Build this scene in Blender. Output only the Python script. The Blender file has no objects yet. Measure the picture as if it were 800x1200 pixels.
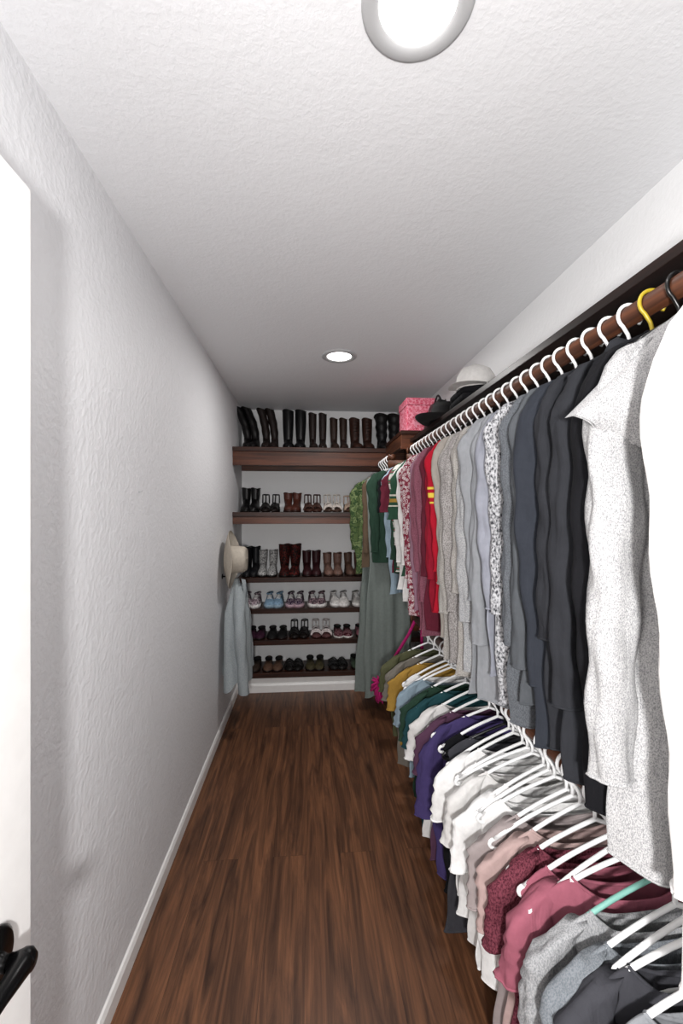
import bpy, math, random
import numpy as np
from mathutils import Vector, Matrix
random.seed(7)
scene = bpy.context.scene
try:
    scene.view_settings.view_transform = 'Standard'
    scene.view_settings.look = 'None'
except Exception: pass

# ------------------------------------------------------------------ helpers
def lin(h):
    if isinstance(h, str):
        h = h.lstrip('#'); c = [int(h[i:i+2], 16)/255 for i in (0, 2, 4)]
    else: c = list(h)
    return tuple([(x/12.92 if x <= 0.04045 else ((x+0.055)/1.055)**2.4) for x in c]) + (1.0,)

class MB:
    def __init__(s): s.v = []; s.f = []; s.m = []; s.mats = []
    def mi(s, mat):
        if mat not in s.mats: s.mats.append(mat)
        return s.mats.index(mat)
    def add(s, verts, faces, mat, M=None):
        o = len(s.v); k = s.mi(mat)
        if M is not None: verts = [tuple(M @ Vector(v)) for v in verts]
        s.v += [tuple(v) for v in verts]
        for f in faces: s.f.append(tuple(i+o for i in f)); s.m.append(k)
    def loft(s, rings, mat, cap0=False, cap1=False, closed=True, M=None):
        n = len(rings[0]); vs = [p for r in rings for p in r]; fs = []
        for i in range(len(rings)-1):
            for j in range(n if closed else n-1):
                k = (j+1) % n
                fs.append((i*n+j, i*n+k, (i+1)*n+k, (i+1)*n+j))
        if cap0: fs.append(tuple(range(n-1, -1, -1)))
        if cap1: fs.append(tuple((len(rings)-1)*n+j for j in range(n)))
        s.add(vs, fs, mat, M)
    def tube(s, path, r, mat, n=8, M=None, closed=False):
        P = [Vector(p) for p in path]; rings = []
        L = len(P)
        for i in range(L):
            a = P[(i-1) % L] if (closed or i > 0) else P[i]
            b = P[(i+1) % L] if (closed or i < L-1) else P[i]
            t = (b-a).normalized()
            up = Vector((0, 1, 0)) if abs(t.y) < 0.9 else Vector((1, 0, 0))
            u = t.cross(up).normalized(); w = t.cross(u).normalized()
            rr = r[i] if isinstance(r, (list, tuple)) else r
            rings.append([tuple(P[i]+u*(rr*math.cos(2*math.pi*k/n))+w*(rr*math.sin(2*math.pi*k/n))) for k in range(n)])
        if closed: rings.append(rings[0])
        s.loft(rings, mat, not closed, not closed, M=M)
    def box(s, x0, x1, y0, y1, z0, z1, mat, M=None):
        v = [(x, y, z) for x in (x0, x1) for y in (y0, y1) for z in (z0, z1)]
        f = [(0,1,3,2),(4,6,7,5),(0,4,5,1),(2,3,7,6),(0,2,6,4),(1,5,7,3)]
        s.add(v, f, mat, M)
    def lathe(s, prof, mat, n=48, M=None, cap0=False, cap1=False):
        rings = [[(r*math.cos(2*math.pi*k/n), r*math.sin(2*math.pi*k/n), z) for k in range(n)] for r, z in prof]
        s.loft(rings, mat, cap0, cap1, M=M)
    def obj(s, name, loc=(0,0,0), rot=(0,0,0), smooth=True, bevel=0, parent=None):
        me = bpy.data.meshes.new(name)
        me.from_pydata(s.v, [], s.f)
        for m in s.mats: me.materials.append(m)
        me.polygons.foreach_set('material_index', s.m)
        me.polygons.foreach_set('use_smooth', [smooth]*len(s.f))
        me.update()
        ob = bpy.data.objects.new(name, me); scene.collection.objects.link(ob)
        ob.location = loc; ob.rotation_euler = rot
        if bevel:
            b = ob.modifiers.new('b', 'BEVEL'); b.width = bevel; b.segments = 2; b.limit_method = 'ANGLE'
        if parent: ob.parent = parent
        return ob

def newmat(name):
    m = bpy.data.materials.new(name); m.use_nodes = True
    nt = m.node_tree; b = nt.nodes['Principled BSDF']
    return m, nt, b
def N(nt, t, **kw):
    n = nt.nodes.new(t)
    for k, v in kw.items():
        if k in n.inputs.keys(): n.inputs[k].default_value = v
        else: setattr(n, k, v)
    return n
def ramp(nt, fac, stops, interp='LINEAR'):
    r = nt.nodes.new('ShaderNodeValToRGB'); cr = r.color_ramp; cr.interpolation = interp
    cr.elements[0].position = stops[0][0]; cr.elements[0].color = stops[0][1]
    cr.elements[1].position = stops[-1][0]; cr.elements[1].color = stops[-1][1]
    for p, c in stops[1:-1]:
        e = cr.elements.new(p); e.color = c
    nt.links.new(fac, r.inputs[0]); return r
def bump(nt, b, h, strength, dist):
    bp = N(nt, 'ShaderNodeBump'); bp.inputs['Strength'].default_value = strength; bp.inputs['Distance'].default_value = dist
    nt.links.new(h, bp.inputs['Height']); nt.links.new(bp.outputs[0], b.inputs['Normal'])
    return bp

def simple(name, col, rough=0.5, metal=0.0, var=0.08, scale=30, spec=0.5):
    m, nt, b = newmat(name)
    tc = N(nt, 'ShaderNodeTexCoord'); no = N(nt, 'ShaderNodeTexNoise'); no.inputs['Scale'].default_value = scale; no.inputs['Detail'].default_value = 3
    nt.links.new(tc.outputs['Object'], no.inputs['Vector'])
    c = lin(col)
    r = ramp(nt, no.outputs['Fac'], [(0.3, tuple([x*(1-var) for x in c[:3]])+(1,)), (0.7, tuple([min(1, x*(1+var)) for x in c[:3]])+(1,))])
    nt.links.new(r.outputs[0], b.inputs['Base Color'])
    b.inputs['Roughness'].default_value = rough; b.inputs['Metallic'].default_value = metal
    b.inputs['Specular IOR Level'].default_value = spec
    return m

def plaster(name, col, s1=9, s2=45, st=0.35, dist=0.012):
    m, nt, b = newmat(name)
    tc = N(nt, 'ShaderNodeTexCoord')
    a = N(nt, 'ShaderNodeTexNoise'); a.inputs['Scale'].default_value = s1; a.inputs['Detail'].default_value = 3; a.inputs['Distortion'].default_value = 0.4
    c = N(nt, 'ShaderNodeTexNoise'); c.inputs['Scale'].default_value = s2; c.inputs['Detail'].default_value = 3; c.inputs['Distortion'].default_value = 0.2
    nt.links.new(tc.outputs['Object'], a.inputs['Vector']); nt.links.new(tc.outputs['Object'], c.inputs['Vector'])
    ra = ramp(nt, a.outputs['Fac'], [(0.42, (0,0,0,1)), (0.6, (1,1,1,1))])
    rc = ramp(nt, c.outputs['Fac'], [(0.40, (0,0,0,1)), (0.62, (1,1,1,1))])
    mx = N(nt, 'ShaderNodeMath', operation='MULTIPLY_ADD')
    nt.links.new(rc.outputs[0], mx.inputs[0]); mx.inputs[1].default_value = 1.1
    nt.links.new(ra.outputs[0], mx.inputs[2])
    bump(nt, b, mx.outputs[0], st, dist)
    cc = lin(col); b.inputs['Base Color'].default_value = cc
    b.inputs['Roughness'].default_value = 0.55; b.inputs['Specular IOR Level'].default_value = 0.35
    return m

def wood(name, c0, c1, axis, rough=0.4, scale=1.0):
    m, nt, b = newmat(name)
    tc = N(nt, 'ShaderNodeTexCoord'); mp = N(nt, 'ShaderNodeMapping')
    sc = [28*scale]*3; sc['XYZ'.index(axis)] = 1.6*scale
    mp.inputs['Scale'].default_value = sc
    no = N(nt, 'ShaderNodeTexNoise'); no.inputs['Scale'].default_value = 1.5; no.inputs['Detail'].default_value = 6; no.inputs['Distortion'].default_value = 1.0
    nt.links.new(tc.outputs['Object'], mp.inputs[0]); nt.links.new(mp.outputs[0], no.inputs['Vector'])
    r = ramp(nt, no.outputs['Fac'], [(0.3, lin(c0)), (0.7, lin(c1))])
    nt.links.new(r.outputs[0], b.inputs['Base Color']); b.inputs['Roughness'].default_value = rough
    b.inputs['Specular IOR Level'].default_value = 0.3
    bump(nt, b, no.outputs['Fac'], 0.15, 0.002)
    return m

def fabric(name, col, kind='plain', col2=None, col3=None, scale=None, rough=0.9):
    m, nt, b = newmat(name)
    tc = N(nt, 'ShaderNodeTexCoord'); O = tc.outputs['Object']
    c1 = lin(col); c2 = lin(col2) if col2 else tuple([x*0.7 for x in c1[:3]])+(1,)
    def noise(s, d=3, dist=0.0):
        n = N(nt, 'ShaderNodeTexNoise'); n.inputs['Scale'].default_value = s; n.inputs['Detail'].default_value = d; n.inputs['Distortion'].default_value = dist
        nt.links.new(O, n.inputs['Vector']); return n.outputs['Fac']
    if kind == 'plain':
        r = ramp(nt, noise(60, 5), [(0.3, tuple([x*0.88 for x in c1[:3]])+(1,)), (0.7, c1)])
    elif kind == 'heather':
        mp = N(nt, 'ShaderNodeMapping'); mp.inputs['Scale'].default_value = (1, 1, 0.6); nt.links.new(O, mp.inputs[0])
        n = N(nt, 'ShaderNodeTexNoise'); n.inputs['Scale'].default_value = scale or 420; n.inputs['Detail'].default_value = 2
        nt.links.new(mp.outputs[0], n.inputs['Vector'])
        r = ramp(nt, n.outputs['Fac'], [(0.34, c2), (0.62, c1)])
    elif kind == 'floral':
        v = N(nt, 'ShaderNodeTexVoronoi'); v.inputs['Scale'].default_value = scale or 45; nt.links.new(O, v.inputs['Vector'])
        r = ramp(nt, v.outputs['Distance'], [(0.0, c1), (0.30, c2), (0.42, c1), (0.55, c2)], 'CONSTANT')
    elif kind == 'stripes':
        s = N(nt, 'ShaderNodeSeparateXYZ'); nt.links.new(O, s.inputs[0])
        mu = N(nt, 'ShaderNodeMath', operation='MULTIPLY'); nt.links.new(s.outputs['Z'], mu.inputs[0]); mu.inputs[1].default_value = scale or 12
        fr = N(nt, 'ShaderNodeMath', operation='FRACT'); nt.links.new(mu.outputs[0], fr.inputs[0])
        r = ramp(nt, fr.outputs[0], [(0.0, c1), (0.55, c2), (0.7, lin(col3) if col3 else c1), (0.82, c2)], 'CONSTANT')
    elif kind == 'sleevestripes':
        s = N(nt, 'ShaderNodeSeparateXYZ'); nt.links.new(O, s.inputs[0])
        mr = N(nt, 'ShaderNodeMapRange'); mr.inputs['From Min'].default_value = -0.6; mr.inputs['From Max'].default_value = 0.0
        nt.links.new(s.outputs['Z'], mr.inputs['Value'])
        c3 = lin(col3)
        r = ramp(nt, mr.outputs[0], [(0.0, c1), (0.36, c2), (0.375, c1), (0.40, c3), (0.43, c1), (0.455, c2), (0.47, c1)], 'CONSTANT')
    elif kind == 'camo':
        r = ramp(nt, noise(scale or 26, 2, 0.6), [(0.0, c1), (0.44, c2), (0.52, lin(col3)), (0.6, c1)], 'CONSTANT')
    nt.links.new(r.outputs[0], b.inputs['Base Color'])
    b.inputs['Roughness'].default_value = rough; b.inputs['Specular IOR Level'].default_value = 0.12
    # cloth creases (long vertical) + weave
    cm = N(nt, 'ShaderNodeMapping'); cm.inputs['Scale'].default_value = (22, 22, 6); nt.links.new(O, cm.inputs[0])
    cn = N(nt, 'ShaderNodeTexNoise'); cn.inputs['Scale'].default_value = 1.0; cn.inputs['Detail'].default_value = 3; cn.inputs['Distortion'].default_value = 0.8
    nt.links.new(cm.outputs[0], cn.inputs['Vector'])
    b1 = N(nt, 'ShaderNodeBump'); b1.inputs['Strength'].default_value = 0.55; b1.inputs['Distance'].default_value = 0.012
    nt.links.new(cn.outputs['Fac'], b1.inputs['Height'])
    b2 = bump(nt, b, noise(350 if kind != 'heather' else 240, 2), 0.35, 0.0013)
    nt.links.new(b1.outputs[0], b2.inputs['Normal'])
    return m

# ------------------------------------------------------------------ room constants
XL, XR, YB, ZC = -0.59, 1.0, 3.92, 2.45
YF = -0.06
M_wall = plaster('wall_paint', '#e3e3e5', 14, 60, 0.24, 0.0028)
M_wall_lit = plaster('wall_paint_lit', '#f6f6f6', 14, 60, 0.15, 0.002)  # same wall paint, colour lightened to stand in for more light on it
M_ceil = plaster('ceiling_paint', '#e8e8ea', 18, 90, 0.15, 0.0028)
M_trim = simple('white_trim', '#eceae8', 0.35, var=0.02)
M_white = simple('white_plastic', '#f4f4f4', 0.3, var=0.01)
M_black = simple('black_metal', '#0c0c0d', 0.3, metal=0.6)

# floor
m, nt, b = newmat('vinyl_plank_floor')
tc = N(nt, 'ShaderNodeTexCoord'); mp = N(nt, 'ShaderNodeMapping'); mp.inputs['Rotation'].default_value = (0, 0, math.radians(90)); mp.inputs['Location'].default_value = (0.45, 0.06, 0)
nt.links.new(tc.outputs['Object'], mp.inputs[0])
br = N(nt, 'ShaderNodeTexBrick'); br.offset = 0.37; br.offset_frequency = 2
br.inputs['Color1'].default_value = (0, 0, 0, 1); br.inputs['Color2'].default_value = (1, 1, 1, 1); br.inputs['Mortar'].default_value = (0.5, 0.5, 0.5, 1)
br.inputs['Scale'].default_value = 1; br.inputs['Brick Width'].default_value = 1.83; br.inputs['Row Height'].default_value = 0.148
br.inputs['Mortar Size'].default_value = 0.0005; br.inputs['Mortar Smooth'].default_value = 0.3
nt.links.new(mp.outputs[0], br.inputs['Vector'])
off = N(nt, 'ShaderNodeVectorMath', operation='MULTIPLY_ADD'); off.inputs[1].default_value = (7, 3, 11)
nt.links.new(br.outputs['Color'], off.inputs[0]); nt.links.new(mp.outputs[0], off.inputs[2])
gm = N(nt, 'ShaderNodeMapping'); gm.inputs['Scale'].default_value = (0.7, 8, 1)
nt.links.new(off.outputs[0], gm.inputs[0])
g1 = N(nt, 'ShaderNodeTexNoise'); g1.inputs['Scale'].default_value = 2.2; g1.inputs['Detail'].default_value = 7; g1.inputs['Distortion'].default_value = 1.8; g1.inputs['Roughness'].default_value = 0.6
nt.links.new(gm.outputs[0], g1.inputs['Vector'])
gm2 = N(nt, 'ShaderNodeMapping'); gm2.inputs['Scale'].default_value = (1.0, 70, 1); nt.links.new(off.outputs[0], gm2.inputs[0])
g2 = N(nt, 'ShaderNodeTexNoise'); g2.inputs['Scale'].default_value = 2; g2.inputs['Detail'].default_value = 3; g2.inputs['Distortion'].default_value = 0.3
nt.links.new(gm2.outputs[0], g2.inputs['Vector'])
r1 = ramp(nt, g1.outputs['Fac'], [(0.30, lin('#3a2418')), (0.48, lin('#5f3f2c')), (0.70, lin('#85593d'))])
mx = N(nt, 'ShaderNodeMix', data_type='RGBA', blend_type='MULTIPLY'); mx.inputs[0].default_value = 0.5
r2 = ramp(nt, g2.outputs['Fac'], [(0.35, (0.5, 0.47, 0.45, 1)), (0.62, (1, 1, 1, 1))])
nt.links.new(r1.outputs[0], mx.inputs[6]); nt.links.new(r2.outputs[0], mx.inputs[7])
r3 = ramp(nt, br.outputs['Color'], [(0, (0.86, 0.85, 0.84, 1)), (1, (1.05, 1.05, 1.04, 1))])
mx2 = N(nt, 'ShaderNodeMix', data_type='RGBA', blend_type='MULTIPLY'); mx2.inputs[0].default_value = 1
nt.links.new(mx.outputs[2], mx2.inputs[6]); nt.links.new(r3.outputs[0], mx2.inputs[7])
mx3 = N(nt, 'ShaderNodeMix', data_type='RGBA'); mx3.inputs[7].default_value = lin('#2a1a12')
nt.links.new(br.outputs['Fac'], mx3.inputs[0]); nt.links.new(mx2.outputs[2], mx3.inputs[6])
nt.links.new(mx3.outputs[2], b.inputs['Base Color']); b.inputs['Roughness'].default_value = 0.42
b.inputs['Specular IOR Level'].default_value = 0.35
bump(nt, b, g2.outputs['Fac'], 0.10, 0.001)
M_floor = m

def boxobj(name, x0, x1, y0, y1, z0, z1, mat, bevel=0, smooth=False):
    cx, cy, cz = (x0+x1)/2, (y0+y1)/2, (z0+z1)/2
    mb = MB(); mb.box(x0-cx, x1-cx, y0-cy, y1-cy, z0-cz, z1-cz, mat)
    return mb.obj(name, (cx, cy, cz), smooth=smooth, bevel=bevel)

boxobj('floor', XL-0.1, XR+0.1, -2.5, YB+0.1, -0.1, 0, M_floor)
boxobj('ceiling', XL-0.1, XR+0.1, YF-0.1, YB+0.1, ZC, ZC+0.1, M_ceil)
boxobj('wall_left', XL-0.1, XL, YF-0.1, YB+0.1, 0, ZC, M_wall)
boxobj('wall_right', XR, XR+0.1, YF-0.1, YB+0.1, 0, ZC, M_wall_lit)
boxobj('wall_back', XL, XR, YB, YB+0.1, 0, ZC, M_wall_lit)
DX1 = 0.86  # unseen doorway, opening widened so the flash light reaches the clothes
mb = MB()
mb.box(XL, -0.50, YF-0.1, YF, 0, ZC, M_wall); mb.box(DX1, XR, YF-0.1, YF, 0, ZC, M_wall); mb.box(-0.50, DX1, YF-0.1, YF, 2.07, ZC, M_wall)
mb.obj('wall_front', smooth=False)
mb = MB()
mb.box(-0.4995, -0.48, YF-0.11, YF+0.005, 0, 2.05, M_trim); mb.box(DX1-.02, DX1-.0005, YF-0.11, YF+0.005, 0, 2.05, M_trim); mb.box(-0.4995, DX1-.0005, YF-0.11, YF+0.005, 2.0502, 2.0695, M_trim)
mb.obj('trim_1', smooth=False)

def baseboard(name, p0, p1, h=0.07, th=0.012, nrm=(1,0)):
    prof = [(0, 0), (th, 0), (th, h*0.75), (th*0.5, h*0.95), (0, h)]
    r = []
    for p in (p0, p1):
        r.append([(p[0]+nrm[0]*a, p[1]+nrm[1]*a, z) for a, z in prof])
    mb = MB(); mb.loft(r, M_trim, True, True); return mb.obj(name, smooth=False)
baseboard('baseboard_left', (XL, YF), (XL, 3.62))
baseboard('baseboard_right', (XR, YF), (XR, 3.62), nrm=(-1, 0))

# ------------------------------------------------------------------ door
mb = MB()
mb.box(-0.0175, 0.0175, 0, 0.755, 0.008, 2.03, M_trim)
door = mb.obj('door_1', (-0.467, -0.02, 0), smooth=False, bevel=0.002)
mb = MB()
for sgn in (1, -1):
    S = Matrix.Translation((0.0175*sgn, 0.662, 0.862)) @ Matrix.Rotation(math.radians(90*sgn), 4, 'Y')
    mb.lathe([(0.0, 0), (0.043, 0), (0.043, 0.005), (0.037, 0.010), (0.014, 0.012), (0.010, 0.022), (0.012, 0.028)], M_black, 32, M=S)
    path = [(0.0175*sgn+sgn*.028, .662, .862), (0.0175*sgn+sgn*.045, .664, .864), (0.0175*sgn+sgn*.050, .650, .866), (0.0175*sgn+sgn*.050, .61, .868), (0.0175*sgn+sgn*.049, .575, .866), (0.0175*sgn+sgn*.046, .555, .862)]
    mb.tube(path, [.011, .0145, .015, .012, .010, .007], M_black, 16)
    mb.lathe([(0, .036), (.012, .038), (.017, .044), (.017, .052), (.011, .060), (0, .062)], M_black, 24, M=S)
kn = mb.obj('lever_handle', parent=door)

# ------------------------------------------------------------------ recessed lights
M_ring = simple('light_trim_ring', '#b4b4b5', 0.45, var=0.01)  # ring's grey paints in its shading beside the bright lens
mE, nt, b = newmat('led_lens'); b.inputs['Base Color'].default_value = (1, 1, 1, 1)
b.inputs['Emission Color'].default_value = (1, 0.985, 0.96, 1); b.inputs['Emission Strength'].default_value = 5
LIGHT_POS = [(0.204, 0.775), (0.19, 2.55)]
for i, (x, y) in enumerate(LIGHT_POS):
    mb = MB()
    mb.lathe([(0.105, 0.0), (0.105, -0.004), (0.098, -0.008), (0.086, -0.009), (0.075, -0.006), (0.072, -0.002)], M_ring, 64)
    mb.lathe([(0.0735, -0.003), (0.04, -0.0055), (0.0, -0.006)], mE, 48)
    mb.obj('recessed_ceiling_light', (x, y, ZC))
    ld = bpy.data.lights.new('led', 'AREA'); ld.shape = 'DISK'; ld.size = 0.14; ld.energy = (3.2, 11)[i]; ld.color = (1, 0.98, 0.96)
    lo = bpy.data.objects.new('led_downlight', ld); lo.location = (x, y, ZC-0.02); scene.collection.objects.link(lo)

# ------------------------------------------------------------------ shelves
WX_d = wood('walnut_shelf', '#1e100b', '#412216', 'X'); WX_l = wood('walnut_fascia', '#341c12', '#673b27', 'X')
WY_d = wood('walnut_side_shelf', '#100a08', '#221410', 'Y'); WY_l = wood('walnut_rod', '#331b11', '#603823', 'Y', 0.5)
def shelf(z_top, z_bot, yf, fascia):
    cx = (XL+XR)/2; hw = (XR-XL)/2 - 0.001
    mb = MB()
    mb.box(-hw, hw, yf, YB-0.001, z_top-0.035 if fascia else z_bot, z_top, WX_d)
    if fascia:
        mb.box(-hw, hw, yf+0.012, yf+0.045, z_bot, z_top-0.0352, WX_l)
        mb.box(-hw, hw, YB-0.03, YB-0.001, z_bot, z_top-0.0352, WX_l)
    mb.obj('shoe_shelf', (cx, 0, 0), smooth=False, bevel=0.002)
Z1, Z2, Z3, Z4, Z5, Z6 = 2.037, 1.520, 0.970, 0.708, 0.442, 0.168
shelf(Z1, 1.893, 3.42, True); shelf(Z2, 1.425, 3.42, True)
for z in (Z3, Z4, Z5, Z6): shelf(z, z-0.042, 3.62, False)
boxobj('trim_2', XL+0.001, XR-0.001, 3.645, 3.665, 0, 0.125, M_trim, 0.002)
baseboard('baseboard_back', (XL, 3.645), (XR, 3.645), h=0.075, nrm=(0, -1))

# right closet shelf + rods
RX, RZ = 0.69, 1.925
BX, BZ = 0.585, 1.895
YD = 2.84
SZT = 2.01
mb = MB()
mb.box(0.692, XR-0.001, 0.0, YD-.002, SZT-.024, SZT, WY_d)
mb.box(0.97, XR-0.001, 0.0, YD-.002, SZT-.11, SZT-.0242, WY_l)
mb.obj('closet_shelf', smooth=False, bevel=0.002)
mb = MB()
mb.box(0.63, XR-0.001, YD, 3.415, 2.045, 2.07, WX_d)
mb.box(0.635, XR-0.001, YD+.01, YD+.045, 1.945, 2.0448, WX_l)
mb.box(0.635, 0.67, YD+.046, 3.415, 1.96, 2.0448, WY_l)
mb.obj('closet_corner_shelf', smooth=False, bevel=0.002)
def rod(x, z, y0, y1, brks):
    mb = MB()
    mb.tube([(x, y0, z), (x, (y0+y1)/2, z), (x, y1, z)], 0.021, WY_l, 24)
    for y in brks:
        mb.box(x-0.03, XR-0.002, y-0.018, y+0.018, z-0.075, z-0.0215, WY_l)
        mb.box(x-0.030, x-0.0215, y-0.018, y+0.018, z-0.022, z+0.02, WY_l)
    return mb.obj('closet_rod', smooth=True)
rod(RX, RZ, 0.0, 2.83, [2.80])
rod(BX, BZ, YD+.05, 3.415, [2.91])
LRX, LRZ = 0.675, 0.85
rod(LRX, LRZ, 0.0, 2.66, [2.63])

# ------------------------------------------------------------------ hangers + garments
def arm(x, hw=0.205): return -0.068 - 0.10*(abs(x)/hw)
M_hb = simple('black_plastic', '#0b0b0c', 0.3); M_hy = simple('yellow_plastic', '#b9a12a', 0.35); M_ht = simple('mint_plastic', '#7fb4a8', 0.35)
def hanger_mesh(mat, r=0.0042, hw=0.205):
    mb = MB(); R0 = 0.021+r+0.001
    path = [(R0*math.cos(math.radians(a)), 0, R0*math.sin(math.radians(a))) for a in range(-35, 236, 15)]
    path += [(-0.004, 0, -0.038), (0, 0, -0.05), (0, 0, -0.068)]
    mb.tube(path, r*0.9, mat, 8)
    g = 0.022
    tri = []
    for t in np.linspace(0, 1, 8): tri.append((-hw*t, 0, arm(hw*t)+0.008*math.sin(math.pi*t)))
    for a in range(0, 181, 30): tri.append((-hw-g*.6*math.sin(math.radians(a)), 0, arm(hw)-g/2+g/2*math.cos(math.radians(a))))
    for t in np.linspace(-0.95, 0.95, 6): tri.append((hw*t, 0, arm(hw)-g))
    for a in range(180, -1, -30): tri.append((hw+g*.6*math.sin(math.radians(a)), 0, arm(hw)-g/2+g/2*math.cos(math.radians(a))))
    for t in np.linspace(1, 0, 8)[:-1]: tri.append((hw*t, 0, arm(hw*t)+0.008*math.sin(math.pi*t)))
    mb.tube(tri, r, mat, 8, closed=True)
    return mb
_hm = {}
def add_hanger(parent, mat, big=False, hw=.205):
    key = mat.name+str(big)+str(hw)
    if key not in _hm:
        o = hanger_mesh(mat, 0.0050 if big else .0042, hw).obj('plastic_hanger' if parent is None else 'hanger', parent=parent); _hm[key] = o.data; return o
    o = bpy.data.objects.new('plastic_hanger' if parent is None else 'hanger', _hm[key]); scene.collection.objects.link(o); o.parent = parent; return o

def garment(name, y, mat, length, rx=RX, rz=RZ, sleeve='long', neck=0.07, sh=0.172, hemw=0.18, depth=0.018, yaw=0.0,
            collar=0, seed=None, hang=None, sl=None, fold=1.0, mat2=None, sag=0.0, scoop=0.014, big=False, hw=.145, lapel=False, slx=1.0):
    rnd = random.Random(seed if seed is not None else int(y*1000)+int(rz*77))
    mb = MB(); n = 80
    p1, p2, p3, p4 = [rnd.uniform(0, 6.28) for _ in range(4)]
    k1 = rnd.uniform(24, 38); k2 = rnd.uniform(55, 80)
    zn, zs = arm(neck)+0.012, arm(sh)+0.004-sag
    rows = []
    for t in (0, 0.15, 0.35, 0.55, 0.75, 0.9, 1.0):
        w = neck+(sh-neck)*t
        z = zn+(zs-zn)*t + 0.006*math.sin(math.pi*t)
        rows.append((w, 0.013+0.007*t if t > 0 else 0.015, z, 0.0, t))
    nb = 36
    for i in range(1, nb+1):
        t = i/nb
        w = sh + 0.005*math.sin(min(1, t*6)*math.pi) - 0.016*math.sin(math.pi*min(1, t*1.6)) + (hemw-sh)*t
        rows.append((w, 0.020+(depth-0.020+0.006)*t**0.5, zs - length*t, t, 1))
    rings = []
    for w, d, z, t, st in rows:
        ring = []
        A = fold*(0.002+0.009*min(1, t*1.5)) if t > 0 else 0.001
        for j in range(n):
            a = 2*math.pi*j/n; ca, sa = math.cos(a), math.sin(a)
            x = w*math.copysign(abs(ca)**0.85, ca)
            wave = math.sin(k1*x+p1+1.5*t) + 0.5*math.sin(k2*x+p2-2.2*t)
            yy = d*sa*(1+0.25*math.sin(k2*x+p3)*min(1, t*2)) + A*wave
            side = abs(ca)**6
            x2 = x + side*(0.007*math.sin(9*t+p4)+0.004*math.sin(23*t+p2))*(1 if t > 0 else 0)
            zz = z - (0.012*math.sin(k1*0.5*x+p2) + 0.006*math.sin(14*x+p3))*(t**3)
            if t == 0: zz -= scoop*(1-st)**1.5*max(0, 1-(x/max(neck, .01))**2)*(1.25 if sa < 0 else .75)
            ring.append((x2, yy, zz))
        rings.append(ring)
    mb.loft(rings, mat)
    top = rings[0]
    mb.tube([tuple(p) for p in top[::2]], 0.0035, mat2 or mat, 6, closed=True)
    mb.tube([tuple(p) for p in rings[-1]], 0.0025, mat2 or mat, 5, closed=True)
    if sleeve != 'none':
        ln = sl if sl else (min(length-0.04, 0.54) if sleeve == 'long' else 0.17)
        for sg in (-1, 1):
            q1, q2 = rnd.uniform(0, 6.28), rnd.uniform(0, 6.28)
            yo = rnd.uniform(-0.010, 0.006)
            rs = []; m_ = 30 if sleeve == 'long' else 12
            for i in range(m_+1):
                t = i/m_
                if sleeve == 'long':
                    cx = sh-0.035 + 0.040*min(1, t*6)**0.6 - 0.012*t + 0.006*math.sin(5*t+q1)
                    rxx = 0.022+0.018*min(1, t*8) - 0.012*t; ryy = 0.016+0.009*min(1, t*8)-0.006*t
                    rxx *= slx
                else:
                    cx = sh-0.035 + 0.042*min(1, t*3)**0.6 + 0.022*t
                    rxx = 0.024+0.026*min(1, t*3)-0.004*t; ryy = 0.016+0.008*min(1, t*3)
                z = zs+0.026 - (ln+0.026)*t
                ring = []
                for j in range(24):
                    a = 2*math.pi*j/24
                    wr = 1+0.14*math.sin(3*a+q1+2*t)+0.10*math.sin(30*t+q2+2*a)*fold+0.05*math.sin(5*a+q2-9*t)
                    ring.append((sg*(cx+rxx*wr*math.cos(a)), yo+ryy*wr*math.sin(a)+0.005*math.sin(6*t+q2), z+0.35*(rxx*math.cos(a))*(-1 if i < 3 else -0.15)))
                rs.append(ring)
            mb.loft(rs, mat, cap0=True)
            mb.tube([tuple(p) for p in rs[-1]], 0.003, mat2 or mat, 5, closed=True)
    if collar:
        cm = mat2 or mat
        prof = [(0.0, 0.0), (0.0, 0.018), (0.008, 0.026), (0.022, 0.018), (0.030+collar*0.4, -collar*0.6), (0.034+collar*0.9, -collar)]
        rr = []
        for o, h in prof:
            ring = []
            for j in range(40):
                a = math.radians(-90+8) + (2*math.pi-math.radians(16))*j/39
                ca, sa = math.cos(a), math.sin(a)
                front = max(0, -sa)
                ring.append(((neck*0.9+o)*ca, (0.020+o*0.45)*sa, zn-0.004+h*(1 if h > 0 else 1+0.9*front) - 0.020*front))
            rr.append(ring)
        mb.loft(rr, cm, closed=False)
    if lapel:
        # wide open lapels folded back over the shoulders, ending in points
        for sg in (-1, 1):
            for off_ in (0, 1):
                rr = []
                for i in range(15):
                    s_ = i/14
                    top_ = Vector((-.05-.205*s_, 0, -.070-.190*s_**1.15))
                    bot_ = Vector((-.02-.195*s_**.8, 0, -.33+.045*s_**2))
                    row = []
                    for j in range(13):
                        u_ = j/12
                        p = top_.lerp(bot_, u_)
                        yy = -.034-.022*math.sin(math.pi*u_)-.006*math.sin(9*s_+4*u_) + .012*s_ + (.007 if off_ else 0)
                        if u_ == 0: yy += .02
                        row.append((sg*p.x*1.0, yy, p.z))
                    rr.append(row)
                mb.loft(rr, mat, closed=False)
    ob = mb.obj(name, (rx, y, rz), (0, 0, math.radians(yaw)))
    add_hanger(ob, hang or M_white, big, hw)
    return ob

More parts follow.
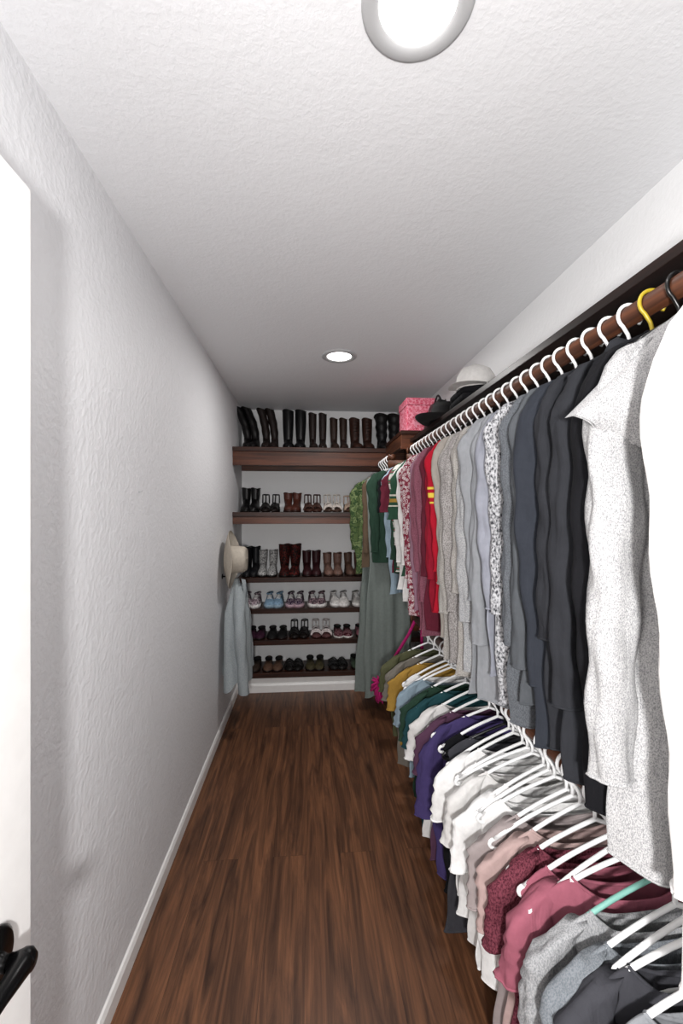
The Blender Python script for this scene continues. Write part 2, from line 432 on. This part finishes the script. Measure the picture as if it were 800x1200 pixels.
F = fabric
C = dict(
 white=F('white_cotton', '#eeedec'), white2=F('offwhite_cotton', '#dcdad8'),
 grayknit=F('gray_marl_knit', '#b9b8b8', 'heather', '#828284', scale=620),
 charcoal=F('charcoal_wool', '#2b2c30'), black=F('black_cotton', '#151518'), navy=F('navy_slate', '#2f3239'),
 slate=F('slate_gray', '#505357'), slate2=F('slate_knit', '#606368', 'heather', '#4a4d51'),
 bw=F('black_white_print', '#b9b9bc', 'heather', '#35353a', scale=210), lav=F('lavender_satin', '#8b8d97', rough=0.45),
 lgray=F('light_gray_jersey', '#888a8e'), lgray2=F('pale_gray_jersey', '#a5a5a6', 'heather', '#808184'),
 cream=F('cream_gray_knit', '#a8a4a0', 'heather', '#827e79'), speck=F('speckled_knit', '#a39f9d', 'heather', '#686362', scale=360),
 red=F('red_cotton', '#a3182a', 'sleevestripes', '#d6bc4a', '#d6bc4a'), red2=F('crimson_cotton', '#8a1a2c'), maroon=F('maroon_jersey', '#5d2230'),
 mauve=F('mauve_marl', '#8a5866', 'heather', '#6c3c4a'), pink=F('dusty_pink', '#937080'),
 floral=F('maroon_floral', '#cfc3c3', 'floral', '#7c3040', scale=66), green=F('green_cotton', '#2a4838', 'sleevestripes', '#c4bfb2', '#9a7a38'),
 dgreen=F('forest_green', '#2a4034'), camo=F('camo_print', '#55663f', 'camo', '#354a2e', '#76845a'),
 tan=F('tan_brown_cotton', '#625243'), sage=F('sage_gray_dress', '#777f7b'), olive=F('olive_cotton', '#56573f'),
 blush=F('blush_cotton', '#b39a96'), rose=F('rose_pink_cotton', '#9a5968'), mlace=F('maroon_lace', '#753c48', 'heather', '#451c26', scale=300),
 bluegray=F('blue_gray_jersey', '#7d8186', 'heather', '#64696e'), purple=F('purple_cotton', '#443a66'), teal=F('dark_teal', '#24474c'),
 mustard=F('mustard_cotton', '#a3803c'), khaki=F('khaki_gray', '#77726a'), dgray=F('dark_gray_tee', '#3e3e43'), plum=F('plum_jersey', '#54384c'),
 lightblue=F('light_blue', '#8d9fac'), wlace=F('white_lace', '#d9d6d4', 'heather', '#a9a3a2', scale=200), magenta=F('magenta_fringe', '#b0266a'),
 beige=F('beige_knit', '#9a938c'), wgreen=F('striped_tee', '#c2bfb9', 'stripes', '#46654f', '#75303a', scale=18), grayblush=F('gray_blush', '#9d9291'),
)
def up(name, y, c, length, **k): return garment(name, y, C[c], length, **k)
U = [
 ('white_shirt', .545, 'white', .92, dict(neck=.06, sh=.17, hemw=.18, yaw=-2, sleeve='long', sl=.80)),
 ('gray_knit_cardigan', .655, 'grayknit', .84, dict(neck=.065, sh=.185, hemw=.175, yaw=-9, fold=1.1, sag=.012, sl=.70, slx=1.2, hang=M_hb, lapel=True)),
 ('black_jacket', .74, 'black', .80, dict(hang=M_hb, sl=.62)),
 ('charcoal_coat', .805, 'charcoal', .80, dict(collar=.03, sl=.66, hang=M_hy)),
 ('charcoal_sweater', .865, 'charcoal', .76, {}),
 ('navy_cardigan', .925, 'navy', .80, dict(sl=.66)),
 ('slate_sweater', .985, 'slate', .74, dict(sl=.64)),
 ('slate_shirt', 1.045, 'slate2', .79, dict(sl=.6)),
 ('patterned_blouse', 1.105, 'bw', .78, {}),
 ('light_blue_blouse', 1.165, 'lav', .72, {}),
 ('gray_cardigan', 1.225, 'lgray', .84, dict(sl=.66)),
 ('gray_long_sleeve_shirt', 1.285, 'lgray', .84, {}),
 ('gray_sweater', 1.35, 'lgray2', .80, dict(sl=.62)),
 ('cream_sweater', 1.415, 'cream', .82, {}),
 ('speckled_sweater', 1.48, 'speck', .80, dict(sl=.62)),
 ('beige_cardigan', 1.545, 'cream', .82, dict(sl=.64)),
 ('beige_sweater', 1.61, 'beige', .74, {}),
 ('red_jersey', 1.675, 'red', .66, dict(sl=.5)),
 ('crimson_sweater', 1.74, 'red2', .68, {}),
 ('maroon_shirt', 1.805, 'maroon', .76, {}),
 ('mauve_sweater', 1.87, 'mauve', .82, dict(sl=.66)),
 ('mauve_cardigan', 1.94, 'mauve', .80, {}),
 ('dusty_pink_shirt', 2.01, 'pink', .74, {}),
 ('floral_blouse', 2.08, 'floral', .78, dict(sl=.64)),
 ('floral_tunic', 2.15, 'floral', .78, dict(sl=.6)),
 ('white_blouse', 2.22, 'white2', .74, {}),
 ('dark_green_jersey', 2.29, 'green', .60, dict(sleeve='short', sl=.3)),
 ('white_long_sleeve_shirt', 2.36, 'white2', .7, {}),
 ('striped_jersey', 2.43, 'wgreen', .60, dict(sl=.45)),
 ('forest_green_shirt', 2.50, 'dgreen', .62, {}),
 ('maroon_tee', 2.57, 'maroon', .64, dict(sleeve='short', sl=.26)),
 ('light_blue_shirt', 2.64, 'lightblue', .78, dict(sh=.175)),
 ('dark_jersey', 2.71, 'black', .56, dict(sleeve='short', sl=.26)),
]
for nm, y, c, L, k in U:
    k = dict(k); k.setdefault('yaw', random.uniform(-3, 3)); up(nm, y, c, L, **k)
B = [
 ('green_cardigan', 3.00, 'dgreen', .60, dict(sh=.115, neck=.05, hemw=.12, hw=.10)),
 ('sage_dress', 3.08, 'sage', 1.58, dict(sleeve='none', sh=.15, hemw=.17, fold=1.3, depth=.03, hw=.13)),
 ('tan_shirt', 3.16, 'tan', .64, dict(sh=.145, hw=.13)),
 ('sage_skirt_dress', 3.24, 'sage', 1.58, dict(sleeve='none', sh=.15, hemw=.225, fold=1.3, depth=.03, hw=.13)),
 ('camo_shirt', 3.325, 'camo', .70, dict(sh=.21, hemw=.21, sl=.5, slx=1.2)),
]
for nm, y, c, L, k in B:
    k = dict(k); k.setdefault('yaw', random.uniform(-3, 3)); up(nm, y, c, L, rx=BX, rz=BZ, **k)

Lw = [
 ('white_lace_top', .50, 'wlace', .50, dict(neck=.12, scoop=.05)),
 ('blue_gray_tee', .565, 'bluegray', .46, dict(neck=.13, sleeve='short', scoop=.05)),
 ('gray_tank_top', .625, 'lgray', .46, dict(neck=.15, sleeve='none', scoop=.06)),
 ('charcoal_tee', .68, 'dgray', .46, dict(neck=.13, sleeve='short', scoop=.05)),
 ('gray_top', .735, 'bluegray', .48, dict(neck=.14, sleeve='short', scoop=.05)),
 ('gray_scoop_top', .79, 'lgray2', .48, dict(neck=.13, sleeve='short', hang=M_ht, scoop=.05)),
 ('rose_pink_tee', .85, 'rose', .50, dict(neck=.12, sleeve='short', scoop=.04)),
 ('rose_pink_tank', .905, 'rose', .46, dict(neck=.15, sleeve='none', scoop=.06)),
 ('maroon_lace_top', .955, 'mlace', .44, dict(neck=.14, sleeve='short', scoop=.05)),
 ('blush_tee', 1.01, 'blush', .55, dict(neck=.13, sleeve='short', scoop=.04)),
 ('taupe_top', 1.065, 'grayblush', .56, dict(neck=.14, sleeve='short', scoop=.05)),
 ('white_tank_top', 1.12, 'white', .46, dict(neck=.15, sleeve='none', scoop=.06)),
 ('white_tee', 1.175, 'white', .46, dict(neck=.12, sleeve='short', scoop=.04)),
 ('white_v_neck_tee', 1.235, 'white2', .46, dict(neck=.14, sleeve='short', scoop=.06)),
 ('white_sleeveless_top', 1.295, 'white', .44, dict(neck=.15, sleeve='none', scoop=.05)),
 ('white_cotton_tee', 1.355, 'white', .42, dict(neck=.12, sleeve='short', scoop=.04)),
 ('dark_gray_tee', 1.415, 'dgray', .60, dict(neck=.12, sleeve='none', hang=M_hb)),
 ('black_tank_top', 1.47, 'black', .5, dict(neck=.14, sleeve='none', scoop=.05)),
 ('purple_tee', 1.54, 'purple', .54, dict(neck=.09, sleeve='short', sl=.3)),
 ('plum_top', 1.62, 'plum', .5, dict(neck=.12, sleeve='short')),
 ('white_jersey_tee', 1.70, 'white2', .50, dict(neck=.13, sleeve='short', scoop=.05)),
 ('teal_tee', 1.78, 'teal', .50, dict(neck=.10, sleeve='short')),
 ('green_tee', 1.87, 'dgreen', .44, dict(neck=.12, sleeve='short')),
 ('pale_blue_tee', 1.96, 'lightblue', .4, dict(neck=.14, sleeve='short', scoop=.05)),
 ('white_sport_tee', 2.05, 'white', .40, dict(neck=.15, sleeve='none', scoop=.06)),
 ('mustard_tee', 2.14, 'mustard', .36, dict(neck=.11, sleeve='short')),
 ('khaki_tee', 2.24, 'khaki', .50, dict(neck=.11, sleeve='short')),
 ('olive_tee', 2.35, 'olive', .44, dict(neck=.10, sleeve='short')),
]
for nm, y, c, L, k in Lw:
    k = dict(k); k.setdefault('yaw', random.uniform(-5, 5))
    garment(nm, y, C[c], L, rx=LRX, rz=LRZ, sh=.200, hemw=.20, big=True, hw=.20, **k)
for y in (.71, .88, 1.04, 1.15, 1.265, 1.385, 2.0):
    o = add_hanger(None, M_white, True); o.location = (LRX, y, LRZ); o.rotation_euler = (0, 0, math.radians(random.uniform(-8, 8)))

# magenta fringe scarf looped on the end of the lower rod
mb = MB()
rnd = random.Random(3)
for i in range(160):
    a = rnd.uniform(0, 6.28); e = rnd.uniform(-1.4, 1.4); r = rnd.uniform(.04, .075)
    p = (r*math.cos(e)*math.cos(a), r*math.cos(e)*math.sin(a), r*math.sin(e)*1.3)
    mb.tube([(0, 0, 0), (p[0]*.6, p[1]*.6, p[2]*.6), (p[0], p[1], p[2]-.02)], [.006, .006, .004], C['magenta'], 5)
mb.tube([(0, 0, 0.04), (0.08, -.06, 0.2), (0.16, -.11, 0.36), (.19, -.13, .44), (.215, -.13, .465), (.235, -.13, .44), (.235, -.13, .2)], 0.010, C['magenta'], 6)
mb.obj('magenta_fringe_scarf', (0.47, 2.72, 0.40))

# ------------------------------------------------------------------ shoes
def interp(t, xs, ys): return float(np.interp(t, xs, ys))
def wprof(t, W): return W/2*interp(t, [0, .03, .1, .3, .45, .62, .75, .88, .96, 1], [.25, .5, .68, .72, .74, .92, 1, .86, .55, .15])
def outline(L, W, z, grow=1.0, n=16):
    r = []
    ts = [0.5-0.5*math.cos(math.pi*i/(n-1)) for i in range(n)]
    for t in ts: r.append((wprof(t, W)*grow, -L*t*1.0, z))
    for t in ts[::-1]: r.append((-wprof(t, W)*grow, -L*t*1.0, z))
    return r
def sole(mb, M, L, W, z0, z1, mat, grow=1.04):
    mb.loft([outline(L, W, z0, grow), outline(L, W, z1, grow)], mat, True, True, M=M)
def upper(mb, M, L, W, z0, hs, mat, n=22):
    xs = [0, .05, .15, .35, .6, .8, .93, 1]
    rings = []
    for i in range(n):
        t = 0.5-0.5*math.cos(math.pi*i/(n-1)); w = wprof(t, W)*.98; h = interp(t, xs, hs)
        ring = [(w*math.cos(a), -L*t, z0+max(0.002, h)*max(0, math.sin(a))**.75) for a in np.linspace(0, math.pi, 13)]
        rings.append(ring)
    mb.loft(rings, mat, M=M)
def heelblock(mb, M, L, W, h, mat):
    if h > 0.005: mb.loft([[(x*.8, y*.24, z) for x, y, z in outline(L, W, z)] for z in (0, h)], mat, True, True, M=M)

def sneaker(mb, M, L, W, col, solem, lacem, inm):
    sole(mb, M, L, W, 0, 0.028, solem, 1.08)
    upper(mb, M, L, W, 0.024, [.055, .07, .068, .062, .05, .036, .026, .004], col)
    ring = [(W*.27*math.cos(a), -L*.2+L*.15*math.sin(a), 0.094+0.006*math.cos(a*1)) for a in np.linspace(0, 2*math.pi, 20, endpoint=False)]
    mb.tube([(x, y, z) for x, y, z in ring], .007, col, 6, M=M, closed=True)
    mb.add([(x*.97, y, z+.002) for x, y, z in ring], [tuple(range(20))], inm, M)
    for k in range(5):
        t = .40+.07*k; z = 0.024+interp(t, [0, .05, .15, .35, .6, .8, .93, 1], [.055, .07, .068, .062, .05, .036, .026, .004])
        mb.tube([(-W*.2, -L*t, z-.004), (0, -L*t-.004, z+.004), (W*.2, -L*t, z-.004)], .0032, lacem, 5, M=M)
    mb.tube([(wprof(.88, W)*math.cos(a), -L*.8-.045*math.sin(a), 0.03) for a in np.linspace(.2, math.pi-.2, 10)], .005, solem, 6, M=M)
def flat(mb, M, L, W, col, solem, inm):
    sole(mb, M, L, W, 0, 0.014, solem, 1.06)
    upper(mb, M, L, W, 0.012, [.045, .05, .045, .04, .042, .034, .022, .003], col)
    ring = [(W*.30*math.cos(a), -L*.27+L*.24*math.sin(a), 0.058-.004*math.sin(a)) for a in np.linspace(0, 2*math.pi, 20, endpoint=False)]
    mb.add([(x, y, z+.002) for x, y, z in ring], [tuple(range(20))], inm, M)
    mb.tube(ring, .006, inm, 6, M=M, closed=True)
def sandal(mb, M, L, W, col, solem, heel=0.0, ank=True):
    if heel: heelblock(mb, M, L, W, heel*.8, solem)
    rg = []
    for dz in (0, .016):
        rg.append([(x, y, dz+heel*max(0, 1-(-y/L)/.65)+.002) for x, y, z in outline(L, W, 0)])
    mb.loft(rg, solem, True, True, M=M)
    def strap(t, h, r=.005):
        w = wprof(t, W)*1.02; zb = .014+heel*max(0, 1-t/.65)
        mb.tube([(w*math.cos(a), -L*t-.006*math.sin(a*2), zb+h*math.sin(a)) for a in np.linspace(0, math.pi, 10)], r, col, 6, M=M)
    strap(.80, .035, .008); strap(.70, .045, .008); strap(.55, .055, .005)
    if ank:
        zb = .014+heel
        mb.tube([(W*.3*math.cos(a), -L*.16+W*.34*math.sin(a), zb+.075) for a in np.linspace(0, 2*math.pi, 16, endpoint=False)], .005, col, 6, M=M, closed=True)
        for sg in (-1, 1): mb.tube([(sg*W*.33, -L*.16, zb), (sg*W*.31, -L*.16, zb+.075)], .005, col, 6, M=M)
        mb.tube([(0, -L*.45, .014+.055), (0, -L*.3, zb+.07)], .005, col, 6, M=M)
def boot(mb, M, L, W, H, col, solem, inm, heel=.025, rt=None, lean=0.0, slouch=0.0, laces=None, fur=None):
    heelblock(mb, M, L, W, heel, solem)
    mb.loft([[(x, y, z0+heel*max(0, 1-(-y/L)/.6)) for x, y, z in outline(L, W, 0, 1.05)] for z0 in (0.0, .014)], solem, True, True, M=M)
    rings = []
    xs = [0, .05, .15, .35, .6, .8, .93, 1]; hs = [.05, .085, .10, .095, .062, .046, .034, .006]
    for i in range(20):
        t = 0.5-0.5*math.cos(math.pi*i/19); w = wprof(t, W); h = interp(t, xs, hs); zb = .013+heel*max(0, 1-t/.6)
        rings.append([(w*math.cos(a), -L*t, zb+h*max(0, math.sin(a))**.75) for a in np.linspace(0, math.pi, 13)])
    mb.loft(rings, col, M=M)
    rt = rt or W*.52
    rs = []; nn = 16
    z0 = .03+heel
    for i in range(nn+1):
        t = i/nn; z = z0+(H-z0)*t
        r = W*.40*(1-t)**2 + rt*(1-(1-t)**2); r *= 1+slouch*math.sin(t*22)
        yl = -L*.26*(1-t*.35) - (0.012*(1-t)**3)
        rs.append([(r*.86*math.cos(a)+lean*t*t, yl+r*1.1*math.sin(a), z+.006*math.sin(2*a)*t) for a in np.linspace(0, 2*math.pi, 20, endpoint=False)])
    mb.loft(rs, col, M=M)
    mb.add([(x, y, z-.008) for x, y, z in rs[-1]], [tuple(range(20))], inm, M)
    mb.tube([tuple(p) for p in rs[-1]], .014 if fur else .003, fur or col, 8 if fur else 5, M=M, closed=True)
    if laces:
        for k in range(6):
            z = .1+heel*.5+(H-.12)*k/6; yy = -L*.26-W*.50-.055*max(0, 1-k/2.2)
            mb.tube([(-.018, yy+.004, z), (0, yy-.006, z+.006), (.018, yy+.004, z)], .003, laces, 5, M=M)

SM = {}
def sm(col, rough=.5):
    if (col, rough) not in SM: SM[(col, rough)] = simple('leather_'+col.strip('#'), col, rough, var=.25, scale=60, spec=.3)
    return SM[(col, rough)]
def X4(px, Y=3.66):
    u = (px-400)/500; s, c = .0797, .9968
    return Y*(s+u*c)/(c-u*s)
INM = sm('#0c0a0a', .9)  # near-black discs across shoe openings, painting the shade inside
def pair(name, kind, pxa, pxb, z, yheel, rot=4, **k):
    mb = MB(); yt = yheel-.25
    xa, xb = X4(pxa, yt+.05), X4(pxb, yt+.05); cx = (xa+xb)/2
    for x, r in ((xa, rot), (xb, -rot)):
        M = Matrix.Translation((x-cx, 0, 0)) @ Matrix.Rotation(math.radians(r*random.uniform(.3, 1.3)), 4, 'Z')
        {'boot': boot, 'sneaker': sneaker, 'flat': flat, 'sandal': sandal}[kind](mb, M, **k)
    return mb.obj(name, (cx, yheel, z+.001))

YH = 3.895
K = '#0f0d0e'
SB = '#0a0808'
pair('tall_black_boots', 'boot', 287, 298, Z1, 3.74, L=.25, W=.085, H=.37, col=sm(K, .4), solem=sm(SB), inm=INM, lean=-.09, slouch=.06)
pair('tall_brown_boots', 'boot', 310, 321, Z1, 3.74, L=.25, W=.08, H=.36, col=sm('#1d1412'), solem=sm(SB), inm=INM, lean=-.05, slouch=.05)
pair('tall_black_riding_boots', 'boot', 336, 352, Z1, 3.74, L=.25, W=.10, H=.35, rt=.056, col=sm('#0e0e10', .35), solem=sm(SB), inm=INM)
pair('tall_dark_brown_boots', 'boot', 366, 379, Z1, 3.74, L=.24, W=.075, H=.33, rt=.040, col=sm('#241a18'), solem=sm(SB), inm=INM)
pair('mid_brown_boots', 'boot', 392, 404, Z1, 3.74, L=.24, W=.075, H=.29, rt=.040, col=sm('#2e201b'), solem=sm(SB), inm=INM)
pair('brown_lace_up_boots', 'boot', 417, 433, Z1, 3.74, L=.26, W=.10, H=.29, rt=.053, col=sm('#2e1811'), solem=sm(SB), inm=INM, laces=sm('#1c0f0b'))
FUR = sm('#171415', .95)
pair('black_fur_boots', 'boot', 450, 466, Z1, 3.74, L=.26, W=.105, H=.32, rt=.06, col=sm('#100e0f'), solem=sm(SB), inm=INM, fur=FUR, slouch=.08)
# shelf 2
pair('black_ankle_boots', 'boot', 285, 297, Z2, 3.74, L=.24, W=.085, H=.20, heel=.05, rt=.045, col=sm('#0d0c0d', .35), solem=sm(SB), inm=INM)
pair('black_strappy_heels', 'sandal', 309, 322, Z2, 3.74, L=.23, W=.085, col=sm('#141110'), solem=sm('#1a1210'), heel=.06)
pair('red_brown_ankle_boots', 'boot', 336, 348, Z2, 3.74, L=.24, W=.085, H=.16, heel=.04, rt=.045, col=sm('#47241b'), solem=sm('#2a1510'), inm=INM)
pair('brown_strappy_heels', 'sandal', 360, 372, Z2, 3.74, L=.23, W=.085, col=sm('#3c2219'), solem=sm('#3b221a'), heel=.06)
pair('white_strappy_sandals', 'sandal', 384, 396, Z2, 3.74, L=.24, W=.085, col=sm('#c9c0b8'), solem=sm('#3f2d24'), heel=.06)
pair('tan_strappy_sandals', 'sandal', 408, 420, Z2, 3.74, L=.24, W=.085, col=sm('#a08a78'), solem=sm('#4d382c'), heel=.05)
# shelf 3
pair('black_booties', 'boot', 288, 298, Z3, YH, L=.25, W=.08, H=.24, rt=.042, col=sm('#121317'), solem=sm(SB), inm=INM)
SILV = F('silver_snake_print', '#c9c8c6', 'heather', '#3a3a3e', scale=130, rough=.5)
pair('silver_print_boots', 'boot', 306, 319, Z3, YH, L=.25, W=.085, H=.21, rt=.046, col=SILV, solem=sm('#1a1818'), inm=INM)
EMB = F('embroidered_leather', '#1e1312', 'camo', '#5a201d', '#181010', scale=40, rough=.6)
pair('embroidered_boots', 'boot', 332, 346, Z3, YH, L=.26, W=.10, H=.26, rt=.060, col=EMB, solem=sm('#140c0a'), inm=INM)
pair('maroon_booties', 'boot', 359, 371, Z3, YH, L=.25, W=.09, H=.20, rt=.046, col=sm('#331519'), solem=sm('#1c0d0d'), inm=INM)
pair('taupe_booties', 'boot', 384, 397, Z3, YH, L=.25, W=.09, H=.18, rt=.046, col=sm('#75594f'), solem=sm('#3b2a24'), inm=INM)
pair('tan_booties', 'boot', 409, 422, Z3, YH, L=.25, W=.085, H=.18, rt=.042, col=sm('#5a4238'), solem=sm('#2b1d18'), inm=INM)
# shelf 4 sneakers
W_ = sm('#dedbd9', .6)
def sn(nm, a, b_, z, col, lace='#e9e6e4', so=None): pair(nm, 'sneaker', a, b_, z, YH, L=.265, W=.094, col=col if not isinstance(col, str) else sm(col, .7), solem=so or W_, lacem=sm(lace, .7), inm=INM)
sn('pink_running_shoes', 287, 300, Z4, F('pink_mesh', '#a98f9a', 'camo', '#2b1c2a', '#c9c0c4', scale=60))
sn('blue_sneakers', 314, 327, Z4, '#7d9ab2', so=sm('#8fa5b5'))
sn('purple_sneakers', 340, 352, Z4, F('purple_mesh', '#33213c', 'camo', '#9a8a92', '#20142a', scale=60), so=sm('#b59aa5'))
sn('gray_sneakers', 365, 378, Z4, F('gray_pink_mesh', '#4c4048', 'camo', '#a98e95', '#2a2328', scale=60))
sn('white_sneakers', 391, 404, Z4, '#cfccc9')
sn('white_canvas_sneakers', 418, 431, Z4, '#bfbcb8')
# shelf 5
def fl(nm, a, b_, z, col, so='#1d1412'): pair(nm, 'flat', a, b_, z, YH, L=.26, W=.092, col=col if not isinstance(col, str) else sm(col, .7), solem=sm(so), inm=INM)
fl('plum_flats', 293, 305, Z5, '#36142a'); fl('black_flats', 318, 331, Z5, '#100e0f')
pair('black_strap_sandals', 'sandal', 344, 357, Z5, YH, L=.25, W=.09, col=sm('#121010'), solem=sm('#1b1513'), heel=.02)
pair('white_sandals', 'sandal', 370, 383, Z5, YH, L=.25, W=.09, col=sm('#d9d0ce'), solem=sm('#5a3a3a'), heel=.02)
fl('maroon_floral_flats', 396, 408, Z5, F('floral_canvas', '#906a70', 'floral', '#3d101a', scale=90), '#e0dcd8'); fl('pink_flats', 422, 434, Z5, '#8a5560')
# shelf 6
fl('brown_slippers', 288, 300, Z6, '#33261e'); fl('tan_moccasins', 313, 326, Z6, '#5a4234')
pair('black_flip_flops', 'sandal', 338, 350, Z6, YH, L=.25, W=.09, col=sm('#100e0e'), solem=sm('#151211'), ank=False)
fl('olive_clogs', 363, 376, Z6, '#403a26'); pair('black_slide_sandals', 'sandal', 389, 402, Z6, YH, L=.25, W=.09, col=sm('#0e0d0e'), solem=sm('#1a1716'), ank=False)
fl('green_slippers', 416, 428, Z6, '#3c4a3a')

# ------------------------------------------------------------------ hat + denim jacket on left wall
M_hat = F('cream_felt', '#bdb4a7')
mb = MB()
n = 56; prof = [(0.20, 0.030), (0.198, 0.026), (0.16, 0.012), (0.12, 0.005), (0.100, 0.008), (0.096, 0.03), (0.093, 0.08), (0.088, 0.125), (0.074, 0.142), (0.045, 0.138), (0.0, 0.125)]
rings = []
for r, h in prof:
    rings.append([(h + (0.045*abs(math.cos(2*math.pi*k/n))**3 if r > .15 else 0) - (0.02*abs(math.sin(2*math.pi*k/n)) if .03 < r < .07 else 0), r*.92*math.cos(2*math.pi*k/n), r*math.sin(2*math.pi*k/n)) for k in range(n)])
mb.loft(rings, M_hat)
mb.tube([(0.014, .092*math.cos(2*math.pi*k/40), .10*math.sin(2*math.pi*k/40)) for k in range(40)], .006, sm('#8d8373'), 6, closed=True)
mb.obj('cream_hat', (XL+.03, 3.0, 1.19))
mb = MB(); mb.tube([(0, 0, 0), (.05, 0, 0), (.06, 0, .02)], .005, M_black, 8); mb.lathe([(0, 0), (.018, 0), (.018, .004), (0, .005)], M_black, 20, M=Matrix.Rotation(math.radians(90), 4, 'Y'))
mb.obj('wall_hook', (XL, 3.02, 1.07))
M_den = F('light_denim', '#a3a9ab', 'heather', '#878f93')
mb = MB(); rings = []
for i in range(40):
    t = i/39; z = -0.70*t
    wy = interp(t, [0, .08, .25, .5, 1], [.02, .06, .11, .14, .17]); wx = interp(t, [0, .1, .3, 1], [.015, .035, .065, .08])
    rings.append([(wx*math.sin(a)*(1+.35*math.sin(5*a+2*t)*min(1, t*3)), wy*math.cos(a)+.018*math.sin(4*a+3*t)*min(1, t*3), z+.03*math.sin(3*a)*t) for a in np.linspace(0, 2*math.pi, 60, endpoint=False)])
mb.loft(rings, M_den, cap0=True)
for sg, ln in ((-1, .70), (1, .60)):
    rs = []
    for i in range(24):
        t = i/23; r = interp(t, [0, .1, .9, 1], [.02, .045, .038, .04])
        rs.append([(.05*t+.02+.9*r*math.cos(a)*(1+.12*math.sin(3*a+18*t)), sg*(.03+.10*min(1, t*2.5))+r*math.sin(a), -.05-ln*t) for a in np.linspace(0, 2*math.pi, 20, endpoint=False)])
    mb.loft(rs, M_den, cap0=True)
for sg in (-1, 1):
    mb.loft([[(.03, sg*.005, -.0), (.05, sg*.05, -.05), (.055, sg*.06, -.12)], [(.06, sg*.002, -.01), (.07, sg*.03, -.07), (.065, sg*.02, -.14)]], M_den, closed=False)
mb.obj('denim_jacket', (XL+.10, 3.02, 1.055))
mb = MB(); mb.tube([(0, 0, 0), (.012, 0, .002)], .002, M_ring, 6); mb.obj('wall_nail', (XL, 1.55, 1.58))

# ------------------------------------------------------------------ things on the right shelf
SZ = SZT+.0005
PB = F('pink_print_box', '#b8324e', 'floral', '#d88a9a', scale=60)
mb = MB(); mb.box(-.10, .10, -.12, .12, 0, .175, PB); mb.box(-.105, .105, -.125, .125, .175, .225, PB)
mb.obj('pink_storage_box', (.775, 2.975, 2.0705), smooth=False, bevel=.004)
BAG = sm('#0f0e0f', .45)
mb = MB(); rings = []
for i in range(10):
    t = i/9; w = .14*(1-.25*t); d = .07*(1-.6*t**2)
    rings.append([(d*math.copysign(abs(math.cos(a))**.5, math.cos(a)), w*math.copysign(abs(math.sin(a))**.5, math.sin(a)), .19*t+.006*math.sin(5*a)*t) for a in np.linspace(0, 2*math.pi, 40, endpoint=False)])
mb.loft(rings, BAG, True, True)
mb.tube([(0, -.08+.16*k/12, .18+.06*math.sin(math.pi*k/12)) for k in range(13)], .006, BAG, 8)
mb.obj('black_handbag', (.82, 2.64, SZ))
def hat(name, loc, mat, br=.15, cr=.085, ch=.1, rot=(0, 0, 0)):
    mb = MB()
    n = 48; rings = []
    for r, z in [(br, .016), (br*.97, .008), (br*.8, 0), (cr*1.1, .002), (cr, .01), (cr*.95, ch*.7), (cr*.8, ch), (cr*.45, ch*.97), (0, ch*.88)]:
        rings.append([(r*math.cos(2*math.pi*k/n), r*math.sin(2*math.pi*k/n), z+(.02*abs(math.cos(2*math.pi*k/n))**2 if r > br*.9 else 0)) for k in range(n)])
    mb.loft(rings, mat)
    return mb.obj(name, loc, rot)
hat('black_brimmed_hat', (.765, 2.31, SZ), sm('#0f0e0f', .9), br=.17, ch=.10)
BK = C['black']
mb = MB()
for k in range(2):
    w = .135-.006*k; z0 = .032*k; rings = []
    for z, g in ((z0, .93), (z0+.008, 1), (z0+.022, 1), (z0+.030, .93)):
        rings.append([(g*w*math.copysign(abs(math.cos(a))**.4, math.cos(a))+.006*math.sin(3*a+k), g*.14*math.copysign(abs(math.sin(a))**.4, math.sin(a)), z+.002*math.sin(4*a+k)) for a in np.linspace(0, 2*math.pi, 40, endpoint=False)])
    mb.loft(rings, BK, True, True)
mb.obj('folded_black_sweaters', (.825, 1.96, SZ+.003))
CAPM = F('white_canvas', '#d3d0cd')
mb = MB()
rings = [[(r*math.cos(a)*1.0, r*math.sin(a)*1.15, z) for a in np.linspace(0, 2*math.pi, 36, endpoint=False)] for r, z in [(.085, 0), (.088, .03), (.082, .065), (.065, .095), (.035, .112), (.004, .118)]]
mb.loft(rings, CAPM, cap1=True)
bv = []
for k in range(15):
    a = math.radians(-150+120*k/14)
    bv.append([(.085*math.cos(a), .098*math.sin(a), .006), (.11*math.cos(a), .098*math.sin(a)-.06*abs(math.sin(a)), .008-.004*abs(math.cos(a)))])
mb.loft(bv, CAPM, closed=False)
mb.tube([(0, 0, .118), (0, 0, .124)], .008, CAPM, 8)
mb.obj('white_baseball_cap', (.785, 1.94, SZ+.068), (0, 0, math.radians(-50)))

# ------------------------------------------------------------------ lights
def pt(name, loc, e, r, col=(1, 1, 1)):
    l = bpy.data.lights.new(name, 'POINT'); l.energy = e; l.shadow_soft_size = r; l.color = col
    o = bpy.data.objects.new(name, l); o.location = loc; scene.collection.objects.link(o); return o
pt('camera_flash', (-0.02, -0.42, 1.46), 114, 0.05, (1, 0.99, 0.98))
w = bpy.data.worlds.new('World'); scene.world = w; w.use_nodes = True
w.node_tree.nodes['Background'].inputs[0].default_value = (0.98, 0.98, 1, 1); w.node_tree.nodes['Background'].inputs[1].default_value = 0.5

# ------------------------------------------------------------------ camera
cam = bpy.data.cameras.new('camera'); cam.sensor_fit = 'HORIZONTAL'; cam.sensor_width = 24; cam.lens = 15.0; cam.clip_start = 0.02
cam.shift_y = 3/800
co = bpy.data.objects.new('camera', cam); co.location = (0, 0, 1.5); co.rotation_euler = (math.radians(90), 0, math.radians(-4.57))
scene.collection.objects.link(co); scene.camera = co
